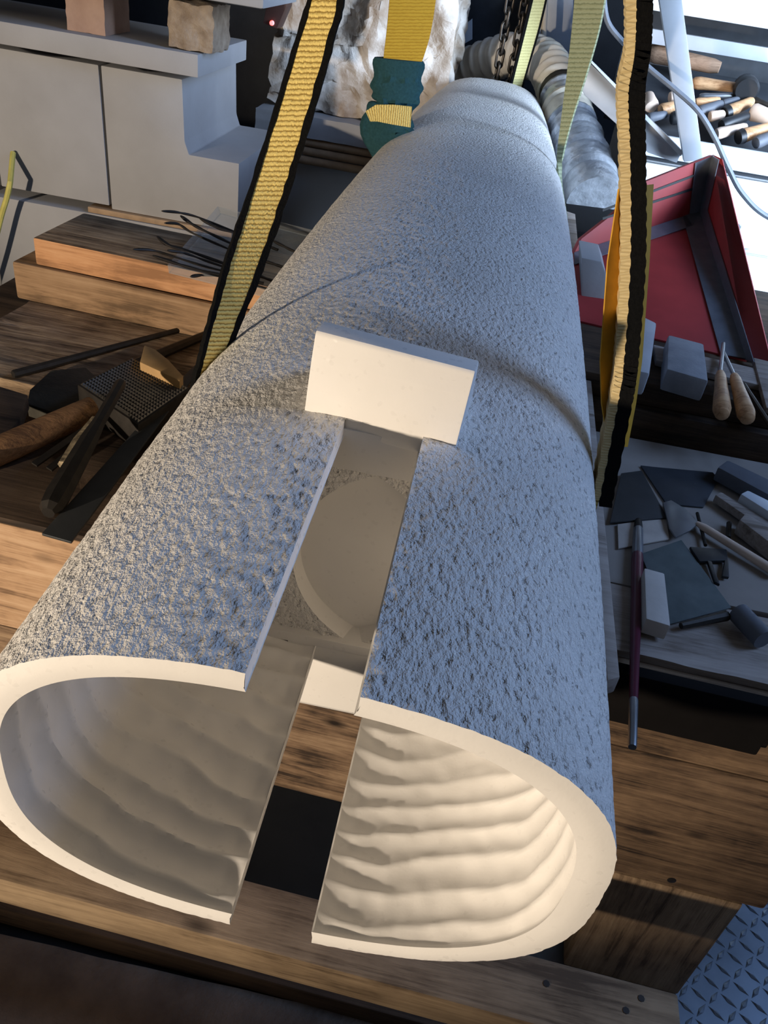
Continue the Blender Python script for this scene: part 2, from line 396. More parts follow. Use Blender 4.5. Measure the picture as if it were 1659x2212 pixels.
def outer_grid(ys, ph0, ph1, n):
    X, Z, _ = arc(ph0, ph1, n); nx, nz = normals(X, Z)
    s = prof(ys)[:, None]; P = np.stack([X[None]*s, np.repeat(ys[:, None], n, 1), Z[None]*s], -1)
    q = P.reshape(-1, 3)*np.array([1, .6, 1.0])
    f1 = perlin(q*85, 3); f2 = perlin(q*165+7.7, 5); f3 = perlin(q*30, 9)
    d = .0005*f1+.0009*f2-.0004*np.maximum(0, f1*.5+f2*.9-.3)+.0005*f3
    d = d.reshape(P.shape[:2])
    P[..., 0] += d*nx[None]; P[..., 2] += d*nz[None]; return P
class MeshAcc:
    def __init__(s): s.v = []; s.f = []; s.m = []; s.n = 0
    def grid(s, P, mat, closed=False):
        a, b_ = P.shape[:2]; idx = np.arange(a*b_).reshape(a, b_)+s.n
        if closed: idx = np.concatenate([idx, idx[:, :1]], 1)
        q = np.stack([idx[:-1, :-1], idx[:-1, 1:], idx[1:, 1:], idx[1:, :-1]], -1).reshape(-1, 4)
        s.v.append(P.reshape(-1, 3)); s.f.append(q); s.m.append(np.full(len(q), mat)); s.n += a*b_
    def build(s, name, mats):
        V = np.concatenate(s.v); F = np.concatenate(s.f); Mi = np.concatenate(s.m)
        me = bpy.data.meshes.new(name); me.vertices.add(len(V)); me.vertices.foreach_set('co', V.astype(np.float32).ravel())
        me.loops.add(F.size); me.loops.foreach_set('vertex_index', F.astype(np.int32).ravel())
        me.polygons.add(len(F)); me.polygons.foreach_set('loop_start', np.arange(0, F.size, 4, dtype=np.int32))
        for m in mats: me.materials.append(m)
        me.polygons.foreach_set('material_index', Mi.astype(np.int32)); me.update(calc_edges=True); me.validate()
        return me
acc = MeshAcc()
ysC = np.linspace(0, YE, 118)
for side, (xt, xb) in ((-1, (-.032, -.036)), (1, (.045, .038))):
    ph0, ph1 = (phi_at(xt, True), phi_at(xb, False)) if side < 0 else (phi_at(xt, True)+2*math.pi, phi_at(xb, False))
    n = 210
    def arcs(k):
        if side < 0: return arc(ph0, ph1, n, k)
        # right half passes angle 0: from bottom (ph1..2pi) then (0..top)
        s0 = np.interp(phi_at(xb, False), _ph, _S); s1 = _S[-1]+np.interp(phi_at(xt, True), _ph, _S)
        s = np.linspace(s1, s0, n) % _S[-1]
        return np.interp(s, _S, _X)*k, np.interp(s, _S, _Z)*k, np.interp(s, _S, _ph)
    X, Z, ph = arcs(1.0); nx, nz = normals(X, Z); s = prof(ysC)[:, None]
    P = np.stack([X[None]*s, np.repeat(ysC[:, None], n, 1), Z[None]*s], -1)
    q = P.reshape(-1, 3)*np.array([1, .6, 1.0])
    f1 = perlin(q*85, 3); f2 = perlin(q*165+7.7, 5); f3 = perlin(q*30, 9)
    d = (.0005*f1+.0009*f2-.0004*np.maximum(0, f1*.5+f2*.9-.3)+.0005*f3).reshape(P.shape[:2])
    P[..., 0] += d*nx; P[..., 2] += d*nz
    O = P
    # carved inside
    Xi, Zi, ph = arcs(.893)
    Xi = Xi.copy(); Xi[0] = xt; Xi[-1] = xb
    u = np.linspace(0, 1, n)[None]
    Q = np.stack([np.repeat(Xi[None], len(ysC), 0)*s, np.repeat(ysC[:, None], n, 1), np.repeat(Zi[None], len(ysC), 0)*s], -1)
    Q[:, 0, 0] = O[:, 0, 0]; Q[:, -1, 0] = O[:, -1, 0]
    q = Q.reshape(-1, 3)
    wob = perlin(q*np.array([9, 9, 9.]), 21).reshape(Q.shape[:2])*.55 + perlin(q*np.array([28, 28, 28.]), 23).reshape(Q.shape[:2])*.16
    lean = (.5 if side > 0 else -.6)
    sq = (Q[..., 1])/(.031 if side > 0 else .037) + lean*u*(1.0 if side > 0 else -1.0) + wob
    fr = sq-np.floor(sq); cell = np.floor(sq)
    amp = (.0052 if side > 0 else .0095)*(.75+.5*perlin(np.stack([cell.ravel()*.37, u.repeat(len(ysC), 0).ravel()*3, cell.ravel()*0], 1), 31).reshape(cell.shape))
    h = amp*(1-np.abs(2*fr-1)**1.9)
    h += .0009*perlin(q*np.array([60, 60, 60.]), 41).reshape(h.shape)
    edge = np.clip(np.minimum(u, 1-u)/.035, 0, 1)*np.clip(Q[..., 1]/.006, 0, 1)
    h = h*edge - .001
    Q[..., 0] += h*nx; Q[..., 2] += h*nz
    acc.grid(O, 0); acc.grid(Q[:, ::-1], 1)
    k = np.linspace(0, 1, 4)[:, None, None]
    fc = O[0][None]*(1-k)+Q[0][None]*k; fc[1:3, :, 1] -= .0015
    acc.grid(fc, 1)                                            # front end face
    for e in (0, -1): acc.grid(O[:, e][None]*(1-k)+Q[:, e][None]*k, 1)   # the cut faces of the slots
ysB = [YE]; st = .0032
while ysB[-1] < TL:
    st = .0032 if ysB[-1] < .85 else min(.011, st*1.006); ysB.append(ysB[-1]+st)
ysB = np.array(ysB); ysB[-1] = TL
X, Z, _ = arc(0, 2*np.pi-1e-9, 441)
B = outer_grid(ysB, 0, 2*np.pi-1e-6, 441)[:, :-1]
acc.grid(B, 0, True)
cen = np.array([0, TL+.004, 0]); kk = np.linspace(0, 1, 5)[:, None, None]
acc.grid(B[-1][None]*(1-kk)+cen*kk, 0, True)
# wall at the end of the slots with a pointed-oval recess
na = 144; th = np.linspace(0, 2*np.pi, na, endpoint=False)
zt, zb, hw, xc = .104, -.142, .082, .006
hz = (zt-zb)/2; Rv = (hw*hw+hz*hz)/(2*hw); zc = (zt+zb)/2
def almond(k):
    z = np.sin(th)*hz*k; half = np.sqrt(np.maximum(0, (Rv*k)**2-z*z))-(Rv-hw)*k
    return xc+np.sign(np.cos(th)+1e-12)*half, zc+z
rows = []
for k in np.linspace(.0, 1, 10): x, z = almond(k*.955); rows.append(np.stack([x, np.full(na, .374), z], 1))
wall_in = [np.array(r_) for r_ in rows]
acc.grid(np.array(wall_in), 1, True)
x0, z0 = almond(.955); x1, z1 = almond(1.0)
acc.grid(np.array([np.stack([x0*(1-k)+x1*k, np.full(na, .374-.023*k), z0*(1-k)+z1*k], 1) for k in (0, .5, 1)]), 1, True)
xo = np.sign(np.cos(th))*np.abs(np.cos(th))**(2/SN)*SA*.93; zo = np.sign(np.sin(th))*np.abs(np.sin(th))**(2/SN)*SB*.97
rows = []
for k in np.linspace(0, 1, 26):
    x = x1*(1-k)+xo*k; z = z1*(1-k)+zo*k
    y = .351+.0035*min(1, k*9)*fbm(np.stack([x*70, z*70, z*0], 1), 3, 51)
    rows.append(np.stack([x, y, z], 1))
acc.grid(np.array(rows), 0, True)
me = acc.build('marble_tube', [MB['rough'], MB['smooth']])
bmx = bmesh.new(); bmx.from_mesh(me); bmesh.ops.recalc_face_normals(bmx, faces=bmx.faces); bmx.to_mesh(me); bmx.free()
tube = finish_me('marble_tube', me, None, None, 60)
tag(tube, 'long white marble tube with slotted hollow end, hanging over the bench', 'sculpture')
def xprism(name, yz, x0, x1, mat, parent, r):
    return prism(name, [(x0, y, z) for y, z in yz], (x1-x0, 0, 0), mat, parent, r)
ubar = tag(xprism('cross_bar', [(YE-.001, .150), (YE+.000, .19), (YE+.002, .222), (YE+.005, .2445), (YE+.007, .2475), (YE+.032, .2472), (YE+.036, .245), (YE+.115, .165), (YE+.115, .150)], -.072, .0845, MB['smooth'], tube, .0018), 'smooth raised white bar across the upper slot end')
ubar.rotation_euler = (0, .035, -.08)
xprism('slot_end', [(YE-.0015, .111), (YE-.001, .158), (YE+.03, .158), (YE+.03, .107)], -.10, .11, MB['smooth'], tube, .001)
xprism('slot_end', [(YE-.0015, -.150), (YE-.0005, -.137), (YE+.03, -.135), (YE+.03, -.150)], -.10, .11, MB['smooth'], tube, .001)
tag(xprism('cross_bar', [(YE-.001, -.150), (YE-.001, -.255), (YE+.008, -.268), (YE+.03, -.268), (YE+.115, -.165), (YE+.115, -.150)], -.072, .0845, MB['smooth'], tube, .0018), 'smooth white bar below the lower slot end')

# ------------------------------------------------------------------ slings and chain
HOOK = Vector((.025, .60, 1.08))
def seg(a, b_, n): return [Vector(a).lerp(Vector(b_), i/(n-1)) for i in range(n)]
def under(y, x0sign, dy, n=24, off=.006):
    """points round the underside of the tube from the left flank to the right flank"""
    out = []
    for i in range(n):
        p_ = math.pi-.12 + (math.pi+.24)*i/(n-1)
        cx, cz = math.cos(p_), math.sin(p_)
        x = math.copysign(abs(cx)**(2/SN), cx)*(SA+off)*float(prof(y)); z = math.copysign(abs(cz)**(2/SN), cz)*(SB+off)*float(prof(y))
        out.append(Vector((x, y+dy, z)))
    return out
sl = empty('lifting_sling', (0, .53, -.18), 'yellow and black lifting sling around the near part of the marble tube', 'sling')
# left leg: edges traced at their own depth
la = spline([U(676, -40, y=.67), U(655, 40, y=.66), U(565, 330, y=.62), U(490, 560, y=.575), U(440, 740, y=.53), U(418, 830, y=.515), U(408, 900, y=.505)], 80)
lb = spline([U(748, -40, y=.67), U(733, 40, y=.66), U(650, 330, y=.63), U(572, 560, y=.61), U(500, 740, y=.57), U(473, 830, y=.555), U(455, 900, y=.545)], 80)
ia = [a.lerp(b_, .10) for a, b_ in zip(la, lb)]; ib = [a.lerp(b_, .86) for a, b_ in zip(la, lb)]
ribbon('webbing', ia, ib, .004, W_YEL, sl)
ribbon('edging', [a.lerp(b_, -.03) for a, b_ in zip(la, lb)], [a.lerp(b_, .115) for a, b_ in zip(la, lb)], .0062, BLACK, sl, 3, rag=.25)
ribbon('edging', [a.lerp(b_, .845) for a, b_ in zip(la, lb)], [a.lerp(b_, 1.03) for a, b_ in zip(la, lb)], .0062, BLACK, sl, 3, rag=.25)
ua = under(.505, 1, -.005); ub = under(.505, 1, .045)
ribbon('under_band', [la[-1]]+ua, [lb[-1]]+ub, .004, W_YEL, sl)
up = la[0]; 
ribbon('webbing', [la[0]+(HOOK-la[0])*t for t in (0, .5, 1)], [lb[0]+(HOOK+Vector((.02, .03, 0))-lb[0])*t for t in (0, .5, 1)], .004, W_YEL, sl)
# right leg, seen nearly edge-on: a cream layer and a black layer side by side
def leg(cols, y0s, dyw, tilt):
    A = spline([U(x, y_, y=yy) for (x, y_), yy in zip(cols, y0s)], 190)
    A = [a+Vector((.0005*(1 if i % 4 < 2 else -1), 0, 0)) for i, a in enumerate(A)]
    return A, [a+Vector((tilt, dyw, 0)) for a in A]
ys_ = [.62, .61, .60, .575, .55, .525, .51, .495]
A, Bq = leg([(1363, -40), (1364, 100), (1346, 200), (1351, 350), (1351, 565), (1339, 780), (1328, 871), (1290, 1080)], ys_, .05, .002)
ribbon('cream_layer', A, Bq, .0105, W_CREAM, sl, 4)
A, Bq = leg([(1394, -40), (1390, 100), (1377, 200), (1379, 350), (1379, 565), (1364, 780), (1351, 871), (1307, 1095)], [v-.002 for v in ys_], .052, .002)
ribbon('black_layer', A, Bq, .0155, BLACK, sl, 6, rag=.03)
ribbon('webbing', [A[0]+(HOOK+Vector((.02, -.03, 0))-A[0])*t for t in (0, .5, 1)], [Bq[0]+(HOOK+Vector((.02, .02, 0))-Bq[0])*t for t in (0, .5, 1)], .010, W_CREAM, sl)
sv = empty('protector_sleeve', U(1345, 960, y=.52), 'yellow plastic protector sheet behind the black right leg of the near sling', 'sling sleeve')
fy = [.583, .557, .545, .534, .528]
ribbon('flap', [U(x, y, y=f) for (x, y), f in zip([(1336, 408), (1312, 565), (1296, 780), (1299, 871), (1312, 955)], fy)], [U(x, y, y=f+.02) for (x, y), f in zip([(1346, 408), (1344, 565), (1334, 780), (1325, 871), (1320, 955)], fy)], .0015, YEL, sv, 3)
ribbon('flap', [U(x, y, y=f+.02) for (x, y), f in zip([(1392, 400), (1390, 565), (1375, 780), (1362, 871), (1340, 965)], fy)], [U(x, y, y=f+.03) for (x, y), f in zip([(1411, 398), (1402, 565), (1386, 780), (1373, 871), (1355, 965)], fy)], .0015, YEL, sv, 3)

s2 = empty('lifting_sling', (0, 1.95, -.15), 'gold and sage lifting sling with teal canvas pad around the far part of the tube', 'sling')
ga = spline([U(845, -40, y=1.93), U(836, 60, y=1.93), U(829, 120, y=1.93), U(828, 155, y=1.94)], 24)
gb = spline([U(946, -40, y=1.97), U(932, 60, y=1.96), U(916, 120, y=1.95), U(898, 165, y=1.94)], 24)
ribbon('webbing', ga, gb, .006, W_GOLD, s2)
# canvas pad gathered round the strap
pc = spline([U(862, 128, y=1.94), U(858, 175, y=1.94), U(856, 205, y=1.93), U(852, 232, y=1.92), U(842, 258, y=1.92), U(836, 290, y=1.92), U(860, 330, y=1.93), U(880, 380, y=1.94)], 40)
def padw(t): return .062+.004*math.sin(t*40) - .012*math.exp(-((t-.42)/.08)**2) + .010*math.exp(-((t-.62)/.12)**2)
bm = bmesh.new(); rings = []; ns = 20; rt = Vector(RT)
for i, p_ in enumerate(pc):
    t = i/39; d = (pc[min(i+1, 39)]-pc[max(i-1, 0)]).normalized(); uu = (rt-d*rt.dot(d)).normalized(); vv = d.cross(uu)
    rings.append([bm.verts.new(p_+uu*padw(t)*math.cos(2*math.pi*k/ns)*(1+.05*math.sin(5*k+8*t))+vv*.022*(1+.25*math.sin(3.1*k+12*t))*math.sin(2*math.pi*k/ns)) for k in range(ns)])
for a, b_ in zip(rings, rings[1:]):
    for k in range(ns): bm.faces.new((a[k], a[(k+1) % ns], b_[(k+1) % ns], b_[k]))
bm.faces.new(rings[0][::-1]); bm.faces.new(rings[-1])
pad = tag(finish('canvas_pad', bm, TEAL, s2, 60), 'teal canvas pad wrapped on the gold strap')
ribbon('tie_band', [U(790, 240, y=1.86), U(812, 226, y=1.86), U(850, 226, y=1.86), U(889, 230, y=1.88)], [U(800, 262, y=1.86), U(815, 262, y=1.86), U(845, 268, y=1.86), U(886, 275, y=1.88)], .006, W_YEL, pad, 4)
fa = spline([U(1246, -40, y=2.05), U(1237, 60, y=2.04), U(1226, 160, y=2.03), U(1213, 260, y=2.0), U(1204, 340, y=1.98), U(1206, 390, y=1.95), U(1216, 470, y=1.95)], 40)
fb = spline([U(1314, -40, y=1.98), U(1296, 60, y=1.98), U(1268, 160, y=1.98), U(1236, 260, y=1.98), U(1216, 340, y=1.97), U(1212, 390, y=2.0), U(1224, 470, y=2.0)], 40)
ribbon('sage_leg', fa, fb, .006, W_GREEN, s2)
ribbon('under_band', under(1.95, 1, -.03), under(1.95, 1, .03), .005, W_GOLD, s2)

s3 = empty('lifting_strap', U(1110, 190, y=3.36), 'narrow pale yellow strap with black edges beside the chains behind the tube', 'strap')
pa = [U(1160, -40, y=3.36), U(1136, 60, y=3.36), U(1105, 185, y=3.36), U(1080, 290, y=3.36)]; pb = [U(1186, -40, y=3.38), U(1163, 60, y=3.38), U(1127, 185, y=3.38), U(1100, 290, y=3.38)]
ribbon('webbing', spline(pa, 20), spline(pb, 20), .006, W_PALE, s3)
ribbon('edging', [a.lerp(b_, -.2) for a, b_ in zip(spline(pa, 20), spline(pb, 20))], [a.lerp(b_, .02) for a, b_ in zip(spline(pa, 20), spline(pb, 20))], .009, BLACK, s3, 2)
ribbon('edging', [a.lerp(b_, .98) for a, b_ in zip(spline(pa, 20), spline(pb, 20))], [a.lerp(b_, 1.14) for a, b_ in zip(spline(pa, 20), spline(pb, 20))], .009, BLACK, s3, 2)

def link_mesh():
    bm = bmesh.new(); R, h, r = .0145, .020, .0055; pts = []
    for k in range(20):
        a = 2*math.pi*k/20; pts.append(Vector((R*math.cos(a), 0, R*math.sin(a)+(h if math.sin(a) >= -1e-9 else -h))))
    rings = []
    for k in range(20):
        d = (pts[(k+1) % 20]-pts[k-1]).normalized(); u = Vector((0, 1, 0)); v = d.cross(u)
        rings.append([bm.verts.new(pts[k]+r*(math.cos(2*math.pi*j/8)*u+math.sin(2*math.pi*j/8)*v)) for j in range(8)])
    for k in range(20):
        for j in range(8): bm.faces.new((rings[k][j], rings[k][(j+1) % 8], rings[(k+1) % 20][(j+1) % 8], rings[(k+1) % 20][j]))
    bmesh.ops.recalc_face_normals(bm, faces=bm.faces); me = bpy.data.meshes.new('link'); bm.to_mesh(me); bm.free(); me.materials.append(CHAINM)
    for f in me.polygons: f.use_smooth = True
    return me
CHAINM = plain('chain_steel', srgb(96, 90, 84), .35, .9, .4, 60)
LM = link_mesh()
for (q0, q1), lab in ((((1066, 200), (1108, -30)), 'left of the two steel chains hanging behind the tube end'), (((1094, 210), (1140, -30)), 'right of the two steel chains, next to the pale yellow strap')):
    a, b_ = U(*q0, y=3.42), U(*q1, y=3.42); ch = empty('hoist_chain', a, lab, 'chain', 'hoist chains')
    L = (b_-a).length; n = int(L/.0475)+1; d = (b_-a).normalized()
    for k in range(n):
        o = bpy.data.objects.new('link', LM); COL.objects.link(o); o.parent = ch
        o.location = d*(k*.0475+.03); o.rotation_euler = (d.to_track_quat('Z', 'X') @ Matrix.Rotation(math.radians(90*(k % 2)+20), 3, 'Z').to_quaternion()).to_euler()

# ------------------------------------------------------------------ work bench
BZ = -.195; BYAW = math.radians(-2.3); BP = (0, .49, BZ)
bench = empty('work_bench', (0, .6, FLOOR_Z), 'heavy wooden work bench of rough planks and beams under the marble tube', 'bench')
def bplank(name, lo, hi, mat, r=.006): return box(name, lo, hi, mat, bench, r, BYAW, BP)
tag(bplank('front_beam', (-1.5, .198, -.69), (.565, .292, -.62), BEAM_W), 'pine rail along the front, low down')
BURNT_SHADE = wood('burnt_plank_shaded', srgb(132, 108, 84), srgb(100, 80, 62), srgb(48, 38, 31), 1.5, bstr=.9, bd=.005)  # burnt wood, coloured darker where the lamp light is missing on the right
tag(bplank('apron', (-1.4, .490, -.425), (.28, .535, BZ-.0125), PLANK_W), 'lit pine apron plank on the left')
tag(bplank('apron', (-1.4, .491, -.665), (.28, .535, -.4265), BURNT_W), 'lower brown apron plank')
tag(bplank('apron', (.2815, .490, -.362), (.742, .535, BZ-.0125), BURNT_SHADE), 'brown apron plank on the right, shade painted into its colour')
tag(bplank('apron', (.2815, .491, -.665), (.742, .535, -.3635), BURNT_SHADE), 'weathered apron plank with dark grain on the right, shade painted in')
tag(bplank('post', (.49, .4915, FLOOR_Z+.007), (.71, .60, -.667), CROSS_W), 'square leg board')
bplank('post', (-1.2, .500, FLOOR_Z), (-1.0, .60, -.667), CROSS_W)
tag(bplank('edge_board', (.31, .468, -.292), (.580, .4885, BZ-.001), plain('shade_black_wood', srgb(20, 18, 18), .9, spec=.1), .004), 'front edge of the grey dusty plank, its shade painted black')  # near-black colour stands in for the shade on this front face
bplank('filler_board', (-1.0, .537, BZ-.059), (.74, .63, BZ-.0125), DARK_W)
tag(bplank('plank', (-.625, .4895, BZ-.012), (.30, .694, BZ), DIRTY_W, .003), 'dark dirty board')
gp = rough_box('plank', (.305, .4895, BZ-.012), (.72, .635, BZ), GREY_W, .0018, 14, bench, n=18, seed=12, rotz=BYAW)
tag(gp, 'grey dusty plank end on the right')
bplank('deck_board', (-1.1, .70, BZ-.10), (1.25, 1.12, BZ-.06), DIRTY_W)
bplank('deck_board', (-1.1, 1.125, BZ-.10), (1.25, 1.60, BZ-.061), DIRTY_W)
op = rough_box('plank', (-.885, .875, BZ-.058), (.30, 1.36, BZ), OLD_W, .004, 22, bench, n=40, seed=5, rotz=BYAW)
tag(op, 'splintered old plank with torn grain')
for (x, y) in ((-.9, 1.4), (1.05, 1.45)):
    box('leg', (x-.05, y-.05, FLOOR_Z), (x+.05, y+.05, BZ-.105), DARK_W, bench)
# screw heads in the apron, nails in the front rail
for q in ((1451, 1901), (1571, 1928)):
    c = U(*q, y=.468); lathe('screw', c+Vector((0, .006, 0)), c-Vector((0, .0015, 0)), [(0, .0075), (.9, .0075), (1, .005)], IRON, bench, 10)
for q in ((1180, 2125), (1385, 2157), (1352, 2183)):
    c = U(*q, z=-.62); lathe('nail', c-Vector((0, 0, .004)), c+Vector((0, 0, .001)), [(0, .005), (1, .005)], IRON, bench, 8)
# dusty mat on the floor in front of the bench
fm = rough_box('floor_mat', (-2.2, -1.2, FLOOR_Z), (.40, .30, FLOOR_Z+.012), MATM, .004, 12, None, n=30, seed=3)
tag(fm, 'dusty brown mat on the floor in front of the bench', 'mat')
tag(box('floor_lath', (-1.6, .30, FLOOR_Z+.001), (.35, .34, FLOOR_Z+.06), DARK_W, None, .004, BYAW, BP), 'dark lath lying on the floor along the edge of the brown mat', 'lath')

# ------------------------------------------------------------------ left: beams, tray of rifflers, tools
KL = (CAM[2]-BZ)/(CAM[2]+.30)
def lz(z): return CAM[2]-KL*(CAM[2]-z)
def SC(x, y, z): return tuple(CAM+KL*(np.array([x, y, z])-CAM))
OB = -.30
yw = math.radians(-3.5); pv = SC(-1.03, 1.46, OB)
lb_ = box('timber_beam', SC(-1.045, 1.455, OB+.001), SC(.15, 1.70, OB+.095), wood('brown_beam', srgb(168, 140, 110), srgb(144, 116, 88), srgb(98, 78, 58), .8), None, .006, yw, pv)
tag(lb_, 'lower brown timber beam lying on the splintered plank', 'beam')
ub_ = box('timber_beam', SC(-.985, 1.462, OB+.097), SC(.12, 1.70, OB+.163), None, None, .005, yw, pv)
ub_.data.materials.append(wood('split_pine_beam', srgb(208, 164, 124), srgb(190, 142, 102), srgb(148, 108, 76), .8))
ub_.data.materials.append(OLD_W)
for f in ub_.data.polygons:
    if f.normal.z > .5: f.material_index = 1
tag(ub_, 'upper orange pine beam with dark weathered top under the plastic tray', 'beam')
UBZ = lz(OB+.163)
tray = empty('plastic_tray', U(520, 560, z=UBZ), 'clear plastic tray of rifflers on the upper beam', 'tray')
T0 = [U(365, 590, z=UBZ+.003), U(476, 462, z=UBZ+.003), U(760, 536, z=UBZ+.003), U(690, 672, z=UBZ+.003)]
T1 = [U(362, 572, z=UBZ+.035), U(470, 446, z=UBZ+.035), U(770, 520, z=UBZ+.035), U(695, 655, z=UBZ+.035)]
prism('tray_floor', T0, (0, 0, .002), CLEAR, tray, 0)
for i in range(4):
    j = (i+1) % 4; cen_ = sum(T0, Vector())/4; inn = ((T0[i]+T0[j])/2-cen_); inn.z = 0; inn = -inn.normalized()*.002
    prism('tray_wall', [T0[i], T0[j], T1[j], T1[i]], inn, CLEAR, tray, 0)
rif = [([(350, 456), (385, 459), (430, 470), (500, 498), (580, 525)], .055), ([(390, 466), (420, 487), (470, 512), (540, 545)], .05), ([(356, 482), (385, 484), (415, 503), (480, 532), (560, 565)], .05),
       ([(340, 511), (365, 530), (410, 543), (480, 568), (560, 595)], .045), ([(288, 539), (330, 541), (380, 556), (460, 580), (560, 600)], .042), ([(362, 541), (400, 547), (450, 565), (540, 595)], .040),
       ([(330, 552), (400, 575), (470, 592), (570, 612)], .036), ([(412, 598), (440, 594), (490, 600), (580, 625)], .02), ([(430, 470), (470, 492), (530, 510), (600, 540)], .05),
       ([(590, 520), (640, 545), (680, 560)], .02), ([(560, 560), (620, 580), (660, 600)], .015), ([(545, 590), (600, 610), (650, 618)], .012)]
rlab = ['uppermost curved black riffler with its tip against the pale stone', 'second riffler from the top, bowed and crossing the first', 'riffler with a blunt leaf tip just over the tray corner', 'bright-edged riffler pointing left over the dark beam top',
        'longest riffler, its toothed tip reaching farthest left', 'riffler with a flat blade lying between its longer neighbours', 'lowest riffler sticking out of the tray to the left', 'short riffler with a lens-shaped tip in the front of the tray',
        'riffler half hidden behind the yellow strap at the back of tray', 'riffler at the back of the tray right of the yellow strap', 'middle riffler in the tray right of the yellow strap', 'front riffler in the tray right of the yellow strap']
for (pp, dz), lab in zip(rif, rlab):
    n = len(pp); P = spline([U(x, y, z=UBZ+.012+dz*(1-.75*i/(n-1))) for i, (x, y) in enumerate(pp)], 22)
    r = [.0022+.0032*math.sin(min(1, i/7)*math.pi)**1 if i < 7 else .0040+.0008*math.sin(i) for i in range(22)]
    o = sweep('riffler', P, [max(.0012, v) for v in r], IRON, None, 8, 40, .6); tag(o, lab, 'file', 'rifflers in the plastic tray')

def rod(name, q0, z0, q1, z1, r0, r1, mat, lab, cat, sides=8, grp=None):
    o = lathe(name, U(*q0, z=z0), U(*q1, z=z1), [(0, r0*.8), (.01, r0), (1, r1)], mat, None, sides, 30); return tag(o, lab, cat, grp)
rod('iron_bar', (28, 809), lz(OB+.012), (388, 712), lz(OB+.008), .0085, .0055, IRON, 'long dark iron bar lying across the splintered plank', 'bar')
rod('iron_bar', (268, 798), lz(OB+.02), (448, 722), lz(OB+.012), .012, .009, IRON, 'short dark bar beside the yellow sling, behind the tan wedge', 'bar')
# bush hammer: toothed head and wooden handle
hm = empty('bush_hammer', U(250, 880, z=lz(OB-.02)), 'bush hammer with toothed steel face and round wooden handle', 'hammer')
HZ = lz(-.215)
hq = [U(166, 830, z=HZ), U(286, 771, z=HZ), U(412, 838, z=HZ), U(298, 918, z=HZ)]
prism('head', hq, (0, 0, -.05), IRON, hm, .004)
bm = bmesh.new(); e1 = hq[1]-hq[0]; e2 = hq[3]-hq[0]; nu, nv = 17, 22
for i in range(nu):
    for j in range(nv):
        def at(a, b_): return hq[0].lerp(hq[1], a).lerp(hq[3].lerp(hq[2], a), b_)
        m_ = .03; u0, u1 = m_+(1-2*m_)*i/nu, m_+(1-2*m_)*(i+1)/nu; v0, v1 = m_+(1-2*m_)*j/nv, m_+(1-2*m_)*(j+1)/nv
        c = [bm.verts.new(at(u0, v0)), bm.verts.new(at(u1, v0)), bm.verts.new(at(u1, v1)), bm.verts.new(at(u0, v1))]
        t = bm.verts.new((c[0].co+c[2].co)/2+Vector((0, 0, .0035)))
        for k in range(4): bm.faces.new((c[k], c[(k+1) % 4], t))
tag(finish('teeth', bm, plain('worn_teeth', srgb(120, 116, 110), .35, .8, .3, 40), hm), kind='stuff')
lathe('handle', U(224, 872, z=HZ-.026), U(-60, 1000, z=HZ-.055), [(0, .016), (.1, .021), (.7, .023), (1, .022)], wood('hammer_handle', srgb(150, 112, 76), srgb(122, 90, 60), srgb(84, 60, 42), 2, knots=False), hm, 18)
tag(zslab('wood_wedge', [(312, 745), (335, 754), (365, 778), (396, 812), (388, 822), (302, 782)], lz(-.195), .03, plain('tan_wood', srgb(186, 150, 100), .7)), 'tan wooden wedge lying on the hammer by the yellow sling', 'wedge')
lathe('point_chisel', U(262, 826, z=lz(-.185)), U(104, 1108, z=lz(-.225)), [(0, .0075), (.02, .0095), (.35, .010), (.5, .014), (.9, .018), (.97, .016), (1, .009)], IRON, None, 8, 25)
tag(bpy.data.objects['point_chisel'], 'heavy black iron chisel leaning over the hammer head', 'chisel')
tag(zslab('steel_rule', [(90, 1152), (154, 1170), (470, 745), (408, 800)], lz(-.23), .004, RULE, None, .001), 'flat dark steel bar lying along the left flank of the tube', 'bar')
tag(sweep('stone_stick', [U(134, 1004, z=lz(-.25)), U(165, 955, z=lz(-.245)), U(204, 905, z=lz(-.24))], [.007, .008, .006], stone('speckled_stone', srgb(190, 172, 140), srgb(80, 70, 58), 90), None, 6, 20), 'thin speckled beige stick between chisel and hammer handle', 'stick')
for i, (pp, lab) in enumerate((([(68, 1000), (180, 922)], 'upper of the dark metal strips under the hammer handle'), ([(100, 1010), (196, 935)], 'lower of the dark metal strips under the hammer handle'))):
    a, b_ = U(*pp[0], z=lz(-.27)), U(*pp[1], z=lz(-.26))
    tag(ribbon('metal_strip', [a, b_], [a+Vector((.012, -.006, 0)), b_+Vector((.012, -.006, 0))], .003, IRON, None, 1), lab, 'metal strip', 'dark strips under the hammer handle')
tag(zslab('slate_slab', [(64, 842), (110, 800), (185, 793), (225, 830), (160, 905), (58, 872)], lz(-.29), .026, DARK_ST), 'dark slate slab under the bush hammer head', 'slab')
tag(zslab('wood_block', [(-40, 822), (60, 853), (42, 905), (-40, 1010)], lz(-.255), .026, DARK_W), 'dark brown wooden block cut by the left edge of the photo', 'wood block')
tag(zslab('wood_offcut', [(212, 930), (300, 925), (250, 1010), (170, 1035)], lz(-.275), .02, DIRTY_W), 'dim wooden offcut between the chisel and the steel bar', 'wood block')

